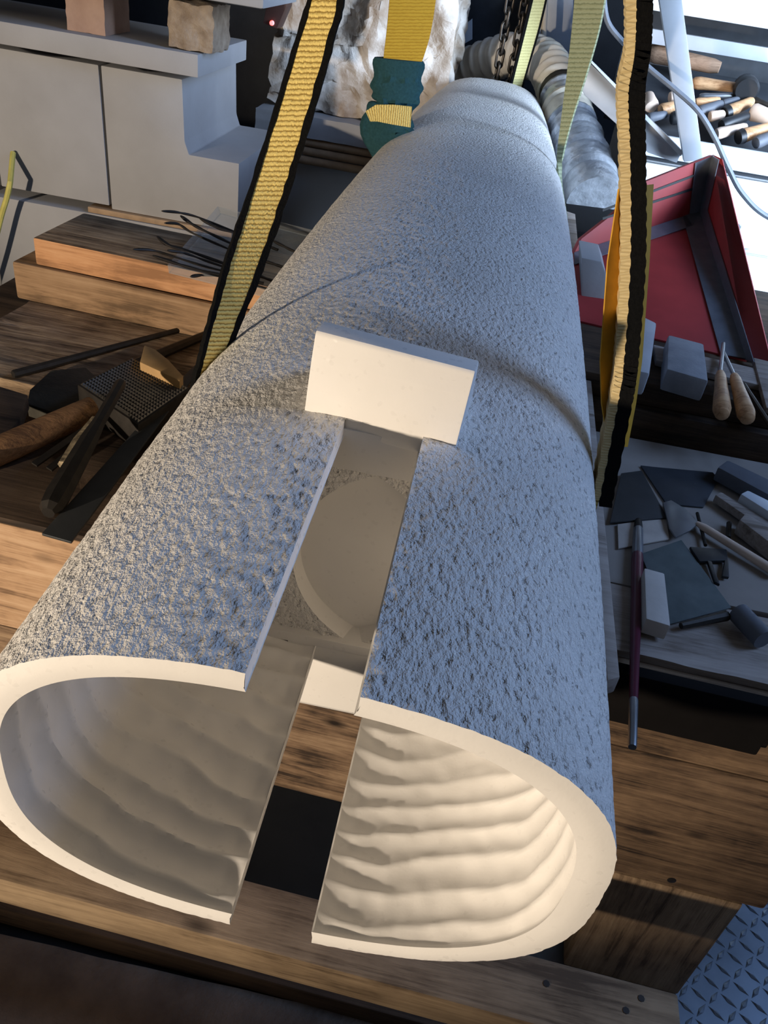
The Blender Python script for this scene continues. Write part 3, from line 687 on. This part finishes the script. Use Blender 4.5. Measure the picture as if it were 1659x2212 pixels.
# ------------------------------------------------------------------ left background: stacked stone
SY = 2.3
def stoneblock(pts, depth, lab, mat=WHITE_ST, name='stone_block', y=SY, r=.004):
    o = prism(name, [(x, y, z) for x, z in pts], (0, depth, 0), mat, None, r); return tag(o, lab, 'stone block')
stoneblock([(-1.56, -.305), (-1.18, -.305), (-1.186, .116), (-1.56, .116)], .5, 'square pale stone slab at left of the stack, under the overhanging slab')
stoneblock([(-1.172, -.315), (-.735, -.315), (-.735, -.098), (-.90, -.098), (-.914, -.06), (-.92, .116), (-1.178, .116)], .55, 'pale stone block with a notched right corner, in the stack')
stoneblock([(-1.95, .132), (-.859, .132), (-.859, .194), (-1.95, .194)], .5, 'long pale slab laid across the top of the stone stack', y=SY-.03)
stoneblock([(-1.60, -1.0), (-.80, -1.0), (-.80, -.335), (-1.60, -.335)], .5, 'large pale block at the base of the stack behind the beams', y=SY-.02)
stoneblock([(-2.3, -1.0), (-1.625, -1.0), (-1.625, -.335), (-2.3, -.335)], .5, 'pale base block at the far left edge, beside a dark joint', y=SY+.02)
tag(box('batten', (-1.25, SY-.015, -.334), (-.75, SY+.05, -.316), DOWEL_W, None, .002), 'thin wooden batten between base block and notched block', 'batten')
tag(rough_box('stone_block', (-1.285, SY+.02, .1945), (-1.165, SY+.2, .335), PINK_BR, .003, 30, None, 8), 'pinkish brick standing on the long slab', 'stone block')
tag(rough_box('stone_block', (-.965, SY+.0, .1945), (-.82, SY+.17, .323), TAN_BR, .007, 26, None, 14, 3, rnd=.4), 'rough pitted tan stone cube standing on the long slab', 'stone block')
tag(box('stone_slab', (-1.7, SY-.05, .337), (-.66, SY+.35, .39), WHITE_ST, None, .01), 'pale slab resting on the brick and the rough cube at the top edge', 'slab')
yc = spline([U(22, 395, y=2.2), U(14, 430, y=2.2), U(2, 470, y=2.2), U(-20, 560, y=2.2), U(-60, 700, y=2.2)], 16)
tag(sweep('yellow_cord', [U(28, 330, y=2.29)]+yc, .009, YELCORD, None, 8), 'yellow cord hanging at the left edge in front of the stone stack', 'cord')
dv = empty('charger', U(590, 70, y=2.7), 'small dark device with a red light left of the rough boulder', 'device')
prism('case', [U(568, 50, y=2.7), U(598, 62, y=2.7), U(618, 15, y=2.7), U(625, -30, y=2.7), U(585, -30, y=2.7)], (0, .08, 0), plain('brown_case', srgb(84, 56, 48), .5), dv)
c = U(586, 50, y=2.69); lathe('indicator', c, c+Vector((0, .012, 0)), [(0, .006), (.5, .008), (1, .008)], LEDR, dv, 10)

# ------------------------------------------------------------------ rough boulder on its base
BY = 3.3
tag(rough_box('marble_boulder', (U(585, 100, y=BY).x, BY+.02, U(700, 250, y=BY).z), (U(985, 50, y=BY).x, BY+.5, 1.15), BOULDER, .06, 7, None, 60, 4, smooth=25, rnd=.12, taper=.02), 'rough broken marble boulder behind the gold strap', 'boulder')
zb0, zb1 = U(700, 250, y=BY).z-.004, U(700, 305, y=BY-.06).z
tag(rough_box('stone_block', (U(560, 250, y=BY).x, BY-.06, zb1), (U(985, 300, y=BY).x, BY+.5, zb0), WHITE_ST, .004, 16, None, 16, 7), 'flat pale stone plinth under the rough boulder', 'stone block')
for i, lab in enumerate(('top wooden dowel under the boulder plinth', 'middle wooden dowel under the boulder plinth', 'bottom wooden dowel under the boulder plinth')):
    x0 = U((533, 655, 648)[i], 300, y=BY-.06).x
    tag(lathe('dowel', (x0, BY-.03-.006*i, zb1-.019-.036*i), (-.1, BY-.045-.006*i, zb1-.019-.036*i), [(0, .017), (1, .017)], DOWEL_W, None, 12), lab, 'dowel', 'dowels under the plinth')
tag(box('stone_block', (U(560, 300, y=BY).x, BY+.0, FLOOR_Z), (-.1, BY+.5, zb1-.002), WHITE_ST, None, .005), 'tall pale block carrying the dowels and the boulder', 'stone block')
tag(rough_box('slate_rock', (-.75, 2.15, -.60), (-.25, 2.5, -.335), DARK_ST, .02, 9, None, 16, 9), 'dark slate rock behind the plastic tray', 'rock')
tag(box('wood_crate', (-.8, 2.1, FLOOR_Z), (-.2, 2.52, -.605), DARK_W, None, .004), 'dark wooden crate under the slate rock', 'crate')

# ------------------------------------------------------------------ hose and taped pipe behind the tube end
hs = spline([U(930, 215, y=4.0), U(985, 165, y=3.95), U(1050, 132, y=3.85), U(1115, 118, y=3.75), U(1170, 130, y=3.65), U(1194, 160, y=3.5), U(1209, 205, y=3.34)], 170)
tag(sweep('ribbed_hose', hs, [.082+.008*math.sin(i*2*math.pi/8.5) for i in range(170)], HOSE, None, 24, 60), 'white ribbed extraction hose arching behind the tube end', 'hose')
pp = empty('taped_pipe', U(1285, 450, y=2.55), 'pipe wrapped in silver duct tape right of the tube end', 'pipe')
p0, p1 = U(1213, 205, y=3.3), U(1284, 440, y=2.55)
def band(name, t0, t1, r0, r1, mat, n=9):
    lathe(name, p0.lerp(p1, t0), p0.lerp(p1, t1), [(k/(n-1), r0+(r1-r0)*k/(n-1)+.0025*math.sin(k*2.3)+(.005 if k in (0, 1) else 0)) for k in range(n)], mat, pp, 24, 35)
band('clamp', -.04, .03, .080, .080, IRON, 4)
band('tape_wrap', .02, .17, .083, .088, SILVER); band('tape_wrap', .16, .33, .091, .094, CREAM_T); band('tape_wrap', .32, .47, .089, .094, SILVER)
band('tape_wrap', .46, .64, .095, .098, SILVER); band('tape_wrap', .63, .82, .097, .100, SILVER); band('tape_wrap', .81, 1.0, .098, .096, SILVER)
tag(box('machine_box', (.20, 2.22, -.62), (.512, 2.60, -.10), plain('matt_black_box', srgb(16, 16, 18), .9, spec=.1), None, .01), 'black machine box at the foot of the taped pipe', 'box')
# dim machinery further back
mc = empty('dust_machine', (.1, 4.3, FLOOR_Z), 'dark sheet metal machine behind the chains', 'machine')
box('housing', (-.35, 4.35, FLOOR_Z), (.35, 4.9, 1.2), DARKM, mc, .01)
prism('panel', [U(985, 70, y=4.3), U(1020, 40, y=4.3), U(1020, 85, y=4.3), U(985, 105, y=4.3)], (0, .02, 0), LIGHTGREY, mc)
prism('rail', [U(960, 130, y=4.25), U(1090, 78, y=4.25), U(1090, 95, y=4.25), U(960, 150, y=4.25)], (0, .03, 0), STEEL_PAINT, mc)
tag(prism('metal_sheet', [U(1150, -40, y=4.2), U(1240, -40, y=4.2), U(1235, 130, y=4.2), U(1150, 130, y=4.2)], (0, .03, 0), STEEL_PAINT), 'grey blue metal panel behind the ribbed hose', 'metal sheet')
tag(sweep('thin_pipe', [U(1178, -30, y=4.0), U(1176, 40, y=4.0), U(1172, 110, y=4.0)], .014, CREAM_T, None, 10), 'thin cream pipe standing behind the pale yellow strap', 'pipe')

# ------------------------------------------------------------------ steel stand and cable
sd = empty('steel_stand', U(1500, 345, y=2.42), 'galvanised steel stand of one upright and one diagonal brace in front of the drawers', 'stand')
prism('upright', [U(1418, -40, y=2.42), U(1468, -40, y=2.42), U(1519, 346, y=2.40), U(1478, 350, y=2.40)], (0, .03, 0), STEEL_PAINT, sd)
prism('brace', [U(1228, 122, y=2.5), U(1250, 112, y=2.5), U(1472, 330, y=2.45), U(1462, 352, y=2.45), U(1400, 330, y=2.45), U(1262, 205, y=2.5)], (0, .03, 0), STEEL_PAINT, sd)
prism('brace_flange', [U(1248, 106, y=2.48), U(1256, 110, y=2.48), U(1478, 330, y=2.43), U(1470, 338, y=2.43)], (0, .05, 0), LIGHTGREY, sd)
tag(sweep('grey_cable', spline([U(1303, -20, y=2.3), U(1312, 45, y=2.3), U(1345, 90, y=2.3), U(1400, 145, y=2.28), U(1460, 195, y=2.26), U(1510, 242, y=2.25), U(1545, 300, y=2.25), U(1572, 360, y=2.25), U(1605, 420, y=2.25), U(1665, 472, y=2.25), U(1800, 520, y=2.25)], 70), .0075, CABLE, None, 8), 'grey cable looping down in front of the drawer cabinet', 'cable')

# ------------------------------------------------------------------ drawer cabinet with the open tray of tools
cb = empty('drawer_cabinet', (1.2, 2.9, FLOOR_Z), 'white drawer cabinet with an open top tray full of hammers', 'cabinet')
X0, X1 = .52, 2.0
RZ0, RZ1, UZ0 = U(1530, 115, y=3.02).z, U(1530, 82, y=3.02).z, U(1530, 42, y=2.95).z
box('body', (X0, 2.66, FLOOR_Z), (X1, 3.4, .055), WHITEP, cb, .004)
box('drawer_front', (X0+.01, 2.635, -.18), (X1-.01, 2.658, .05), WHITEP, cb, .004)
box('drawer_front', (X0+.01, 2.635, -.42), (X1-.01, 2.658, -.19), WHITEP, cb, .004)
box('drawer_front', (X0+.01, 2.635, -.66), (X1-.01, 2.658, -.43), WHITEP, cb, .004)
hp = U(1620, 512, y=2.62)
hd = box('handle', (hp.x-.05, 2.595, hp.z-.035), (hp.x+.04, 2.634, hp.z+.035), LIGHTGREY, cb, .008)
box('tray_front', (X0, 2.60, .075), (X1, 2.622, .142), WHITEP, cb, .005)
box('tray_side', (X0, 2.623, .07), (X0+.015, 3.18, .142), LIGHTGREY, cb, .003)
box('tray_floor', (X0+.016, 2.623, .062), (X1, 3.20, .072), DARKM, cb, 0)
box('tray_back', (X0+.016, 3.18, .073), (X1, 3.2, .15), LIGHTGREY, cb, .003)
for k in range(9):
    box('divider', (1.0+.045*k, 3.165, .08), (1.012+.045*k, 3.178, .20), LIGHTGREY, cb, .001)
box('upper_rail', (X0-.05, 3.02, RZ0), (X1, 3.06, RZ1), STEEL_PAINT, cb, .003)
box('upper_drawer', (X0-.05, 2.95, UZ0), (X1, 3.4, UZ0+.10), WHITEP, cb, .004)
box('upper_drawer', (X0-.05, 2.90, UZ0+.105), (X1, 3.4, UZ0+.22), WHITEP, cb, .004)
box('back_panel', (X0-.05, 3.41, .05), (X1, 3.43, .62), DARKM, cb, 0)
prism('tool_rack', [(X0+.02, 2.63, .075), (X0+.02, 2.63, .085), (X0+.02, 3.15, .29), (X0+.02, 3.15, .075)], (X1-X0-.04, 0, 0), DARKM, cb, 0)
TZ = .10
def ty(py): return 2.665+(296-py)/190*.42
def htool(q0, q1, r, mat, lab, z0=TZ, z1=TZ, ferrule=False, head=None):
    a, b_ = U(*q0, y=ty(q0[1])), U(*q1, y=ty(q1[1])); t = empty('hand_tool', a, lab, 'tool', 'tools in the open tray')
    lathe('handle', a, b_, [(0, r*.55), (.04, r*.9), (.15, r*1.05), (.5, r*.9), (.9, r*.8), (1, r*.6)], mat, t, 14)
    if ferrule: lathe('ferrule', a.lerp(b_, -.06), a.lerp(b_, .10), [(0, r*.98), (1, r*1.12)], BLACKP, t, 14)
    if head:
        d = (b_-a).normalized(); s_ = d.cross(Vector((0, 0, 1))).normalized()
        lathe('head', b_-s_*head+d*.02, b_+s_*head+d*.02, [(0, .035), (.1, .042), (.9, .042), (1, .035)], BLACKP, t, 16)
htool((1495, 178), (1598, 190), .020, HANDLE_W, 'wooden mallet with black rubber head in the tray', .20, .20, head=.06)
htool((1398, 112), (1555, 146), .030, wood('brown_mallet', srgb(150, 122, 100), srgb(130, 104, 84), srgb(96, 74, 58), 2), 'thick brown wooden mallet handle at the back of the tray', .20, .14)
htool((1408, 232), (1400, 205), .024, PALE_H, 'pale handle beside the black sling edge', .14, .14)
htool((1445, 212), (1490, 205), .020, PALE_H, 'round pale handle end left of the steel upright', .15, .15)
htool((1425, 240), (1470, 225), .021, HANDLE_W, 'dusty wooden handle end under the pale one', .13, .13)
htool((1448, 256), (1500, 250), .021, BLACKP, 'black tube handle at the front left of the tray', .096, .096)
htool((1400, 255), (1440, 247), .016, RUBBER, 'short grey handle at the front left corner of tray', .11, .11)
htool((1500, 222), (1555, 216), .014, HANDLE_W, 'orange wooden handle just right of the upright', .14, .14)
htool((1508, 243), (1560, 224), .019, RUBBER, 'blue grey handle lying over the orange one', .14, .14)
htool((1568, 244), (1625, 218), .021, HANDLE_W, 'wooden handle with black ferrule in the middle of the tray', .14, .14, True)
htool((1532, 252), (1565, 246), .017, PALE_H, 'short pale handle behind the grey cable', .12, .12)
htool((1556, 272), (1615, 250), .020, BLACKP, 'black rubber handle in front of the wooden one', .096, .096)
htool((1545, 290), (1612, 274), .018, PALE_H, 'pale handle lying along the tray front', .096, .096)
htool((1620, 240), (1680, 258), .027, PALE_H, 'large pale bulbous handle at the right edge', .14, .14)
htool((1598, 296), (1662, 275), .022, HANDLE_W, 'wooden handle with black ferrule at the tray front', .096, .096, True)
htool((1630, 310), (1690, 285), .020, RUBBER, 'grey rubber handle at the right tray front', .096, .096)
htool((1510, 208), (1590, 207), .010, STEEL, 'thin steel rod behind the orange handle', .14, .14)
htool((1560, 224), (1600, 212), .012, RUBBER, 'thin dark handle pointing to the mallet head', .15, .15)
htool((1625, 215), (1670, 232), .012, IRON, 'dark iron tool below the rubber mallet head', .15, .15)

# ------------------------------------------------------------------ red crate patched with duct tape
cr_ = empty('red_crate', (.6, 1.6, -.1), 'red sheet metal box with edges patched in grey duct tape', 'box')
K1, K2, K3 = U(1512, 458, z=.06), U(1614, 778, z=-.095), U(1240, 690, z=-.095)
nf = (K2-K1).cross(K3-K1).normalized(); nf = nf if nf.z > 0 else -nf
def hit(x, y, P0, N):
    d = U(x, y, y=5.0)-Vector(CAM); return Vector(CAM)+d*((P0-Vector(CAM)).dot(N)/d.dot(N))
K4 = hit(1240, 548, K1, nf)
prism('front_panel', [K1, K2, K3, K4], -nf*.012, REDP, cr_, .001)
Q1 = U(1540, 335, y=K1.y+.03)
nt0 = (K4-K1).cross(Q1-K1).normalized(); nt0 = nt0 if nt0.y < 0 else -nt0
prism('top_panel', [K1, K4, hit(1256, 516, K1, nt0), hit(1330, 458, K1, nt0), hit(1380, 398, K1, nt0), Q1], -nt0*.012, REDP, cr_, .001)
R1, R2 = U(1560, 343, y=K1.y+.06), U(1668, 790, z=-.095)
prism('side_panel', [K1, Q1, R1, R2, K2], (.006, .012, -.004), REDP, cr_, .001)
Q4 = K4
def tape(name, px4, pl, off=.004):
    P0, N = pl; return prism(name, [hit(x, y, P0, N)+N*off for x, y in px4], -N*.002, DUCT, cr_, 0)
tape('tape', [(1474, 470), (1512, 456), (1616, 778), (1556, 768)], (K1, nf))
tape('tape', [(1240, 548), (1512, 458), (1496, 490), (1240, 574)], (K1, nf))
nt_ = (K4-K1).cross(Q1-K1).normalized(); nt_ = nt_ if nt_.y < 0 else -nt_
tape('tape', [(1500, 352), (1540, 336), (1514, 458), (1488, 462)], (K1, nt_))
ns_ = (Q1-K1).cross(K2-K1).normalized(); ns_ = ns_ if ns_.dot(Vector(CAM)-K1) > 0 else -ns_
tape('tape', [(1514, 456), (1530, 452), (1632, 782), (1612, 778)], (K1, ns_))
tape('tape', [(1540, 336), (1556, 345), (1530, 455), (1514, 456)], (K1, ns_))
for a, b_ in (((1300, 452), (1510, 372)), ((1300, 470), (1500, 404))):
    o = tape('slit', [a, b_, (b_[0], b_[1]+5), (a[0], a[1]+5)], (K1, nt_), .003); o.data.materials.clear(); o.data.materials.append(BLACKP)

# ------------------------------------------------------------------ right shelf timbers and what lies on them
tag(box('timber_beam', (.30, 1.16, BZ-.058), (1.25, 1.42, -.15), DARK_W, None, .006, math.radians(-1)), 'lower dark timber of the right-hand shelf', 'beam')
tag(box('timber_beam', (.29, 1.185, -.149), (1.25, 1.95, -.10), DARK_W, None, .005, math.radians(-1)), 'upper dark timber of the right-hand shelf carrying grey stones', 'beam')
RZ = -.10
gs = [U(1444, 722, z=-.052), U(1521, 742, z=-.052), U(1531, 822, z=-.052), U(1441, 796, z=-.052)]
tag(prism('whetstone', gs, (0, 0, -.047), GREY_ST, None, .006), 'grey square stone block left of the two wooden-handled gouges', 'stone block')
ps = [U(1388, 682, z=-.05), U(1419, 697, z=-.05), U(1404, 806, z=-.05), U(1362, 797, z=-.05)]
tag(prism('whetstone', ps, (0, 0, -.049), stone('pale_stone', srgb(186, 188, 192), srgb(166, 168, 172), 8), None, .006), 'pale stone block right behind the black sling leg', 'stone block')
tag(prism('stone_block', [U(1256, 556, y=1.55), U(1300, 565, y=1.55), U(1309, 590, y=1.55), U(1312, 716, y=1.55), U(1256, 716, y=1.55)], (0, .14, 0), WHITE_ST, None, .004), 'pale stone block between tube flank and yellow sleeve', 'stone block')
tag(zslab('batten', [(1412, 744), (1660, 802), (1660, 836), (1418, 778)], -.085, .013, GREY_W), 'pale wooden batten behind the grey stone on the shelf', 'batten')
def gouge(q, lab):
    (tx, ty), (sx, sy), (hx, hy) = q
    t = empty('gouge', U(hx, hy, z=-.085), lab, 'gouge', 'gouges on the shelf')
    a, m_, e = U(tx, ty, z=-.07), U(sx, sy, z=-.07), U(hx, hy, z=-.085)
    lathe('blade', a, m_, [(0, .004), (.3, .0045), (1, .004)], STEEL, t, 8)
    lathe('handle', m_, e, [(0, .008), (.1, .011), (.35, .0125), (.6, .015), (.85, .017), (.97, .013), (1, .006)], HANDLE_W, t, 16)
gouge(((1563, 742), (1556, 806), (1560, 898)), 'left gouge with pale wooden handle hanging over the shelf edge')
gouge(((1562, 760), (1586, 812), (1616, 908)), 'right gouge with pale wooden handle hanging over the shelf edge')
rod('iron_bar', (1606, 830), -.085, (1668, 925), -.09, .005, .005, IRON, 'thin dark bar right of the two gouges', 'bar')
tag(zslab('wooden_rule', [(1628, 772), (1700, 790), (1735, 900), (1656, 880)], -.080, .012, GREY_W), 'wooden rule at the right edge of the shelf', 'ruler')
# thin board leaning beside the tube
tag(prism('side_lath', [U(1222, 455, z=-.06), U(1243, 462, z=-.06), U(1340, 1462, z=-.162), U(1312, 1470, z=-.162)], (0, 0, -.03), GREY_W, None, .003), 'long pale lath lying along the right flank of the tube', 'lath')
# rough block and tool board
TBZ = BZ
tag(box('tool_board', (.31, .645, BZ-.058), (1.25, 1.13, TBZ), plain('dusty_white_board', srgb(150, 142, 134), .85, 0, .25, 9, .3), None, .004), 'dusty pale board strewn with scrapers, right of the tube', 'board')
ZT = TBZ+.004
def flat(name, px, lab, cat, mat, th=.003, z=ZT, r=.0008): return tag(zslab(name, px, z, th, mat, None, r), lab, cat)
flat('steel_scraper', [(1342, 1022), (1386, 1016), (1442, 1118), (1318, 1128)], 'dark trapezoid steel scraper next to the sling foot', 'scraper', RULE, .004, ZT+.004)
flat('steel_scraper', [(1384, 1005), (1410, 1008), (1540, 1020), (1552, 1035), (1520, 1095), (1440, 1088)], 'wide steel scraper with a worn pale edge', 'scraper', DARKM)
tr_ = empty('leaf_trowel', U(1500, 1140, z=ZT), 'small leaf-shaped trowel with a pale stick handle', 'trowel')
zslab('blade', [(1432, 1085), (1450, 1080), (1480, 1098), (1509, 1130), (1490, 1146), (1460, 1160), (1446, 1138)], ZT+.010, .004, STEEL, tr_, .001)
lathe('handle', U(1505, 1130, z=ZT+.010), U(1680, 1238, z=ZT+.010), [(0, .004), (.1, .007), (1, .008)], PALE_H, tr_, 10)
flat('sanding_sheet', [(1384, 1196), (1472, 1166), (1580, 1312), (1446, 1348)], 'dark green-grey sanding sheet lying on the tool board', 'sandpaper', SAND, .002, ZT+.002)
flat('stone_bar', [(1392, 1226), (1436, 1238), (1449, 1352), (1396, 1336)], 'pale stone bar in front of the sanding sheet', 'stone block', stone('pale_bar', srgb(190, 184, 178), srgb(170, 164, 158), 10), .028, ZT+.030, .003)
flat('card_offcut', [(1334, 1132), (1440, 1118), (1446, 1164), (1336, 1184)], 'pale card offcut between the dark scraper and sanding sheet', 'card', plain('pale_card', srgb(178, 168, 158), .8), .003, ZT+.001)
cl = empty('bracket', U(1540, 1220, z=ZT), 'small black U-shaped metal bracket on the tool board', 'bracket')
zslab('plate', [(1490, 1180), (1570, 1186), (1573, 1210), (1512, 1212)], ZT+.006, .006, BLACKP, cl)
zslab('arm', [(1528, 1210), (1538, 1212), (1556, 1262), (1544, 1256)], ZT+.006, .006, BLACKP, cl)
zslab('arm', [(1566, 1208), (1574, 1208), (1576, 1246), (1560, 1244)], ZT+.006, .006, BLACKP, cl)
rod('iron_bar', (1506, 1108), ZT+.004, (1524, 1178), ZT+.004, .003, .003, IRON, 'short black peg above the bracket on the tool board', 'bar')
rod('iron_bar', (1575, 1130), ZT+.004, (1573, 1162), ZT+.004, .0045, .0045, IRON, 'stubby black peg beside the pale square bars', 'bar')
flat('square_bar', [(1545, 1068), (1558, 1062), (1690, 1142), (1690, 1168)], 'thin pale bar second from the dark case', 'bar', GREY_W, .016, ZT+.018, .003)
flat('square_bar', [(1600, 1066), (1616, 1058), (1720, 1110), (1720, 1142)], 'pale bar directly below the dark case at the right edge', 'bar', LIGHTGREY, .03, ZT+.032, .004)
flat('square_bar', [(1598, 1122), (1612, 1106), (1720, 1175), (1720, 1215)], 'thick pale bar nearest the camera at the right edge', 'bar', GREY_W, .03, ZT+.032, .004)
flat('dark_case', [(1550, 1008), (1572, 992), (1720, 1062), (1720, 1100)], 'dark case with a bright top edge at the right of the tool board', 'case', RUBBER, .03, ZT+.032, .006)
rod('grey_roll', (1594, 1322), ZT+.016, (1650, 1382), ZT+.016, .016, .016, RUBBER, 'short grey rubber roll beside the weathered wood block', 'roll', 16)
rod('iron_bar', (1470, 1352), ZT+.006, (1570, 1330), ZT+.010, .005, .008, IRON, 'dark iron stub under the edge of the sanding sheet', 'bar')
b0, b1 = U(1366, 1614, z=BZ+.011), U(1379, 1124, z=BZ+.009)
br = empty('long_brush', b1, 'long thin brush with maroon handle lying over the bench edge beside the tube', 'brush')
def bseg(name, t0, t1, r0, r1, mat): lathe(name, b0.lerp(b1, t0), b0.lerp(b1, t1), [(0, r0*.9), (.05, r0), (.95, r1), (1, r1*.9)], mat, br, 12)
bseg('tip', 0, .16, .0055, .0060, STEEL); bseg('handle', .155, .80, .0060, .0095, MAROON); bseg('ferrule', .795, .95, .0092, .0080, STEEL); bseg('bristle', .945, 1.0, .0075, .006, IRON)
